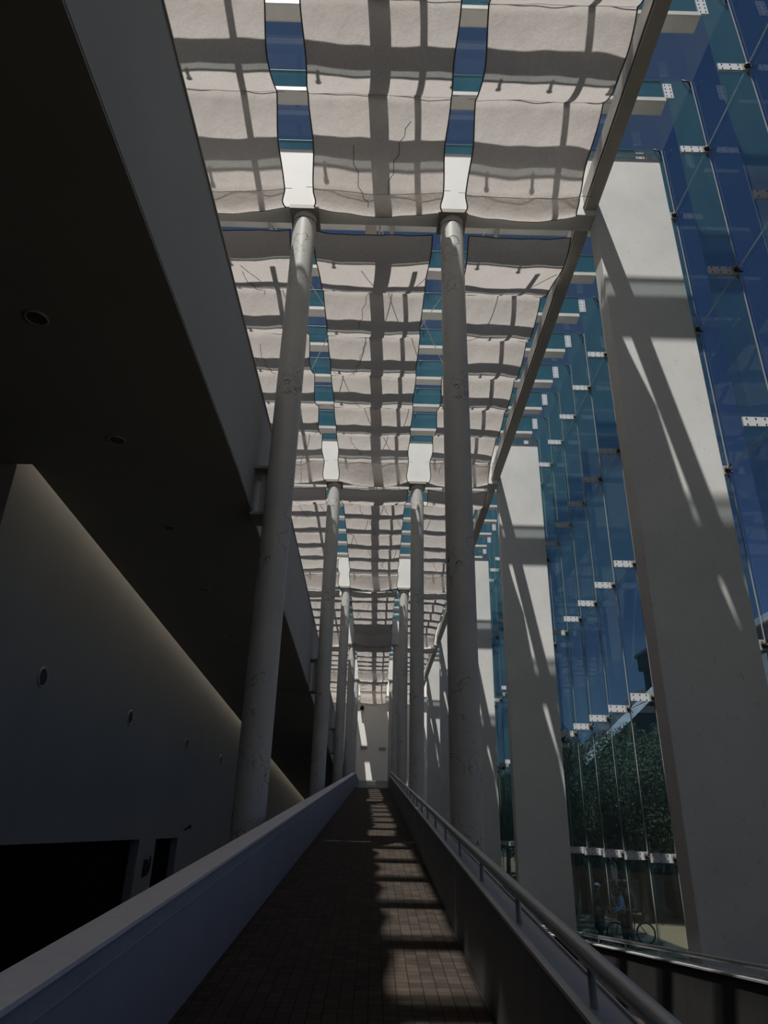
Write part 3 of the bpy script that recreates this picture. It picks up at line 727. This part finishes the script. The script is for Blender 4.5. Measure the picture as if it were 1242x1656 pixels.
# ------------------------------------------------------------------ people and bicycle
def skinned(name, verts, edges, radii, m, parent, root_i=0, lev=2):
    me = bpy.data.meshes.new(name); me.from_pydata(verts, edges, []); me.materials.append(m)
    o = bpy.data.objects.new(name, me); COL.objects.link(o); o.parent = parent
    sk = o.modifiers.new('Skin', 'SKIN'); sk.use_smooth_shade = True
    if not me.skin_vertices: return o
    for i, r in enumerate(radii):
        rr_ = r if isinstance(r, tuple) else (r, r)
        me.skin_vertices[0].data[i].radius = rr_
        me.skin_vertices[0].data[i].use_root = (i == root_i)
    ss = o.modifiers.new('Sub', 'SUBSURF'); ss.levels = lev; ss.render_levels = lev
    return o
def person(loc, rot, lab, H, shirt, pants, arms, hair_m, long_coat=False, head_turn=0.0, hairlen=0, lean=0.0, backpack=None, cap=None):
    """facing +X locally; arms = ((elbow, hand) left, right) local points"""
    t = thing('person', loc, lab, 'person'); t['_o'] = (0, 0, 0); t.rotation_euler.z = rot
    s = H/1.75
    P_ = lambda x, y, z: ((x+lean*max(0, z-.95)*.5)*s, y*s, z*s)
    J = {'pel': P_(0, 0, .95), 'sp': P_(.0, 0, 1.15), 'ch': P_(0, 0, 1.35), 'nk': P_(.01, 0, 1.50), 'hd0': P_(.02, 0, 1.58), 'hd1': P_(.03, 0, 1.66), 'hd2': P_(.02, 0, 1.72)}
    sh = {1: P_(0, .19, 1.42), -1: P_(0, -.19, 1.42)}
    V = [J['pel'], J['sp'], J['ch'], J['nk'], J['hd0'], J['hd1'], J['hd2']]; E_ = [(i, i+1) for i in range(6)]
    Rd = [(.13*s, .11*s), (.12*s, .10*s), (.15*s, .11*s), .052*s, (.075*s, .07*s), (.09*s, .08*s), (.06*s, .055*s)]
    legs = []
    for sd in (1, -1):
        b0 = len(V)
        hp = P_(0, .09*sd, .90); kn = P_(.04*(1 if sd > 0 else .2), .10*sd, .50); an = P_(-.02, .11*sd, .09); to = P_(.13, .12*sd, .035)
        V += [hp, kn, an, to]; E_ += [(0, b0), (b0, b0+1), (b0+1, b0+2), (b0+2, b0+3)]
        Rd += [.085*s, .055*s, .04*s, .035*s]; legs.append((hp, kn, an, to))
    armj = []
    for sd, (el, ha) in zip((1, -1), arms):
        b0 = len(V); el = P_(*el); ha = P_(*ha); d = (Vector(ha)-Vector(el)).normalized()
        pm = Vector(ha)+d*.05*s
        V += [sh[sd], el, ha, tuple(pm)]; E_ += [(2, b0), (b0, b0+1), (b0+1, b0+2), (b0+2, b0+3)]
        Rd += [.055*s, .042*s, .026*s, .034*s]
        side = d.cross(Vector((0, 0, 1))).normalized(); upv = side.cross(d)
        for q in range(4):
            o_ = len(V); base = pm+d*.03*s+upv*(q-1.5)*.021*s; ln = (.040, .046, .042, .032)[q]*s
            p1 = base+d*ln; p2 = p1+(d*.6+side*.8*sd).normalized()*ln*.8
            V += [tuple(p1), tuple(p2)]; E_ += [(b0+3, o_), (o_, o_+1)]; Rd += [.009*s, .007*s]
        o_ = len(V); p1 = Vector(ha)+d*.03*s+upv*.045*s; p2 = p1+(d+upv*.3)*.03*s
        V += [tuple(p1), tuple(p2)]; E_ += [(b0+2, o_), (o_, o_+1)]; Rd += [.010*s, .008*s]
        armj.append((sh[sd], el, ha))
    skinned('body', V, E_, Rd, M['skin'], t)
    # face details
    b = MB(); hx, hy, hz = J['hd0']; ct_, st_ = math.cos(head_turn), math.sin(head_turn)
    def fp(x, y, z): return (hx+x*ct_-y*st_, hy+x*st_+y*ct_, hz+z)
    b.ball(fp(.095*s, 0, .035*s), .014*s, .012*s, .022*s, 8, 6)
    for sd in (1, -1): b.ball(fp(.0, .085*s*sd, .04*s), .018*s, .008*s, .03*s, 8, 6)
    b.build('face', M['skin'], t)
    b = MB()
    for sd in (1, -1): b.ball(fp(.086*s, .03*s*sd, .06*s), .008*s, .011*s, .007*s, 8, 5)
    b.ball(fp(.088*s, 0, -.01*s), .005*s, .022*s, .005*s, 8, 5); b.build('eyes', M['hair'], t)
    b = MB(); b.ball(fp(-.018*s, 0, .10*s), .098*s, .09*s, .085*s, 16, 10)
    if hairlen: b.ball(fp(-.055*s, 0, -.02*s), .06*s, .085*s, .14*s, 14, 10)
    b.build('hair', hair_m, t)
    if cap:
        b = MB(); b.ball(fp(-.01*s, 0, .13*s), .10*s, .095*s, .065*s, 16, 8); b.ball(fp(.09*s, 0, .11*s), .06*s, .06*s, .012*s, 10, 6); b.build('cap', cap, t)  # white cap form carries painted sun highlights on the head
    # clothing
    V2 = [J['pel'], J['sp'], J['ch'], P_(0, 0, 1.455)]; E2 = [(0, 1), (1, 2), (2, 3)]
    R2 = [(.155*s, .135*s), (.14*s, .12*s), (.165*s, .125*s), .07*s]
    if long_coat:
        V2.append(P_(0, 0, .55)); E2.append((0, 4)); R2.append((.19*s, .17*s)); V2.append(P_(0, 0, .38)); E2.append((4, 5)); R2.append((.2*s, .18*s))
    for (a0, el, ha) in armj:
        b0 = len(V2); e2 = Vector(el).lerp(Vector(ha), .85)
        V2 += [a0, el, tuple(e2)]; E2 += [(2, b0), (b0, b0+1), (b0+1, b0+2)]; R2 += [.07*s, .056*s, .042*s]
    skinned('jacket' if long_coat else 'shirt', V2, E2, R2, shirt, t)
    V3 = [P_(0, 0, .96)]; E3 = []; R3 = [(.15*s, .125*s)]
    for (hp, kn, an, to) in legs:
        b0 = len(V3); V3 += [hp, kn, tuple(Vector(an)+Vector((0, 0, .03)))]; E3 += [(0, b0), (b0, b0+1), (b0+1, b0+2)]; R3 += [.105*s, .075*s, .06*s]
    skinned('trousers', V3, E3, R3, pants, t)
    for (hp, kn, an, to) in legs:
        b = MB(); b.ball((an[0]+.06*s, an[1], .045*s), .14*s, .05*s, .05*s, 14, 8); b.build('shoe', M['rubber'], t)
    if backpack:
        b = MB(); c = J['ch']; b.ball((c[0]-.2*s, c[1], c[2]-.12*s), .11*s, .15*s, .25*s, 14, 10); b.build('backpack', backpack, t)
    return t
PY = 26.9
person((8.55, PY, ZF+.0), math.radians(172), 'person in light blue shirt and dark trousers, standing left of the bicycle wheel', 1.73, M['shirt_blue'], M['navy'],
       (((.05, .24, 1.15), (.26, .17, 1.02)), ((.02, -.25, 1.14), (.24, -.17, 1.08))), M['hair'])
person((7.78, PY+.1, ZF), math.radians(-4), 'person in long dark coat with head whitened for sun highlights, standing leftmost outside the glass', 1.84, M['navy'], M['charcoal'],
       (((.03, .25, 1.16), (.22, .20, 1.0)), ((.04, -.24, 1.15), (.27, -.16, 1.05))), M['hair'], long_coat=True, hairlen=1, cap=M['trim_white'])
person((9.0, PY+.9, ZF), math.radians(200), 'person in all black clothes with backpack standing behind the bicycle', 1.76, M['charcoal'], M['charcoal'],
       (((.05, .25, 1.16), (.27, .2, 1.05)), ((.05, -.25, 1.15), (.28, -.2, 1.05))), M['hair'], backpack=M['rubber'])
# bicycle, side on to the viewer; rear wheel at right
t = thing('bicycle', (9.0, 27.4, ZF), 'dark bicycle with spoked wheels standing beside the people', 'bicycle')
zb = ZF+.34
def wheel(x):
    b = MB(); b.torus((x, 27.4, zb), (0, 1, 0), .315, .025, 48, 8); w_ = b.build('wheel', M['rubber'], t); sub(w_)
    b = MB(); b.torus((x, 27.4, zb), (0, 1, 0), .285, .010, 48, 6)
    for i in range(20):
        a = math.pi*2*i/20; b.tube([(x+.02*math.cos(a+.5), 27.4+(.02 if i % 2 else -.02), zb+.02*math.sin(a+.5)), (x+.285*math.cos(a), 27.4, zb+.285*math.sin(a))], .0022, 4)
    b.tube([(x, 27.35, zb), (x, 27.45, zb)], .02, 10); b.build('spokes', M['steel_grey'], w_)
wheel(9.45); wheel(8.42)
b = MB(); y_ = 27.4
bb = (9.02, y_, zb-.04); st_ = (9.14, y_, zb+.46); hd = (8.58, y_, zb+.50); hb = (8.55, y_, zb+.38)
for p, q, r in ((bb, st_, .016), (st_, hd, .017), (bb, hb, .019), (hd, hb, .019)): b.tube([p, q], r, 8)
for dy in (-.05, .05):
    b.tube([(9.45, y_+dy, zb), (9.02, y_+dy*.6, zb-.04)], .010, 6); b.tube([(9.45, y_+dy, zb), (9.13, y_+dy*.4, zb+.42)], .009, 6)
    b.tube([(8.42, y_+dy, zb), (8.55, y_+dy, zb+.37)], .012, 6)
b.build('frame', M['charcoal'], t)
b = MB(); b.tube([st_, (9.17, y_, zb+.60)], .013, 8); b.build('seat_post', M['steel_grey'], t)
b = MB(); b.ball((9.2, y_, zb+.63), .14, .06, .035, 14, 8); b.tube([(9.14, y_, zb+.63), (9.0, y_, zb+.63)], [.035, .018], 8); b.build('saddle', M['rubber'], t)
b = MB(); b.tube([hd, (8.56, y_, zb+.60)], .014, 8); b.tube([(8.6, y_-.28, zb+.62), (8.56, y_, zb+.60), (8.6, y_+.28, zb+.62)], .012, 8); b.build('handlebar', M['rubber'], t)
b = MB(); b.torus((9.02, y_+.05, zb-.04), (0, 1, 0), .085, .006, 28, 5); b.tube([(9.02, y_+.06, zb-.04), (9.1, y_+.06, zb-.18)], .009, 6)
b.tube([(9.02, y_-.06, zb-.04), (8.94, y_-.06, zb+.1)], .009, 6); b.build('crank', M['steel_grey'], t)

for o in bpy.data.objects:
    if '_o' in o: del o['_o']
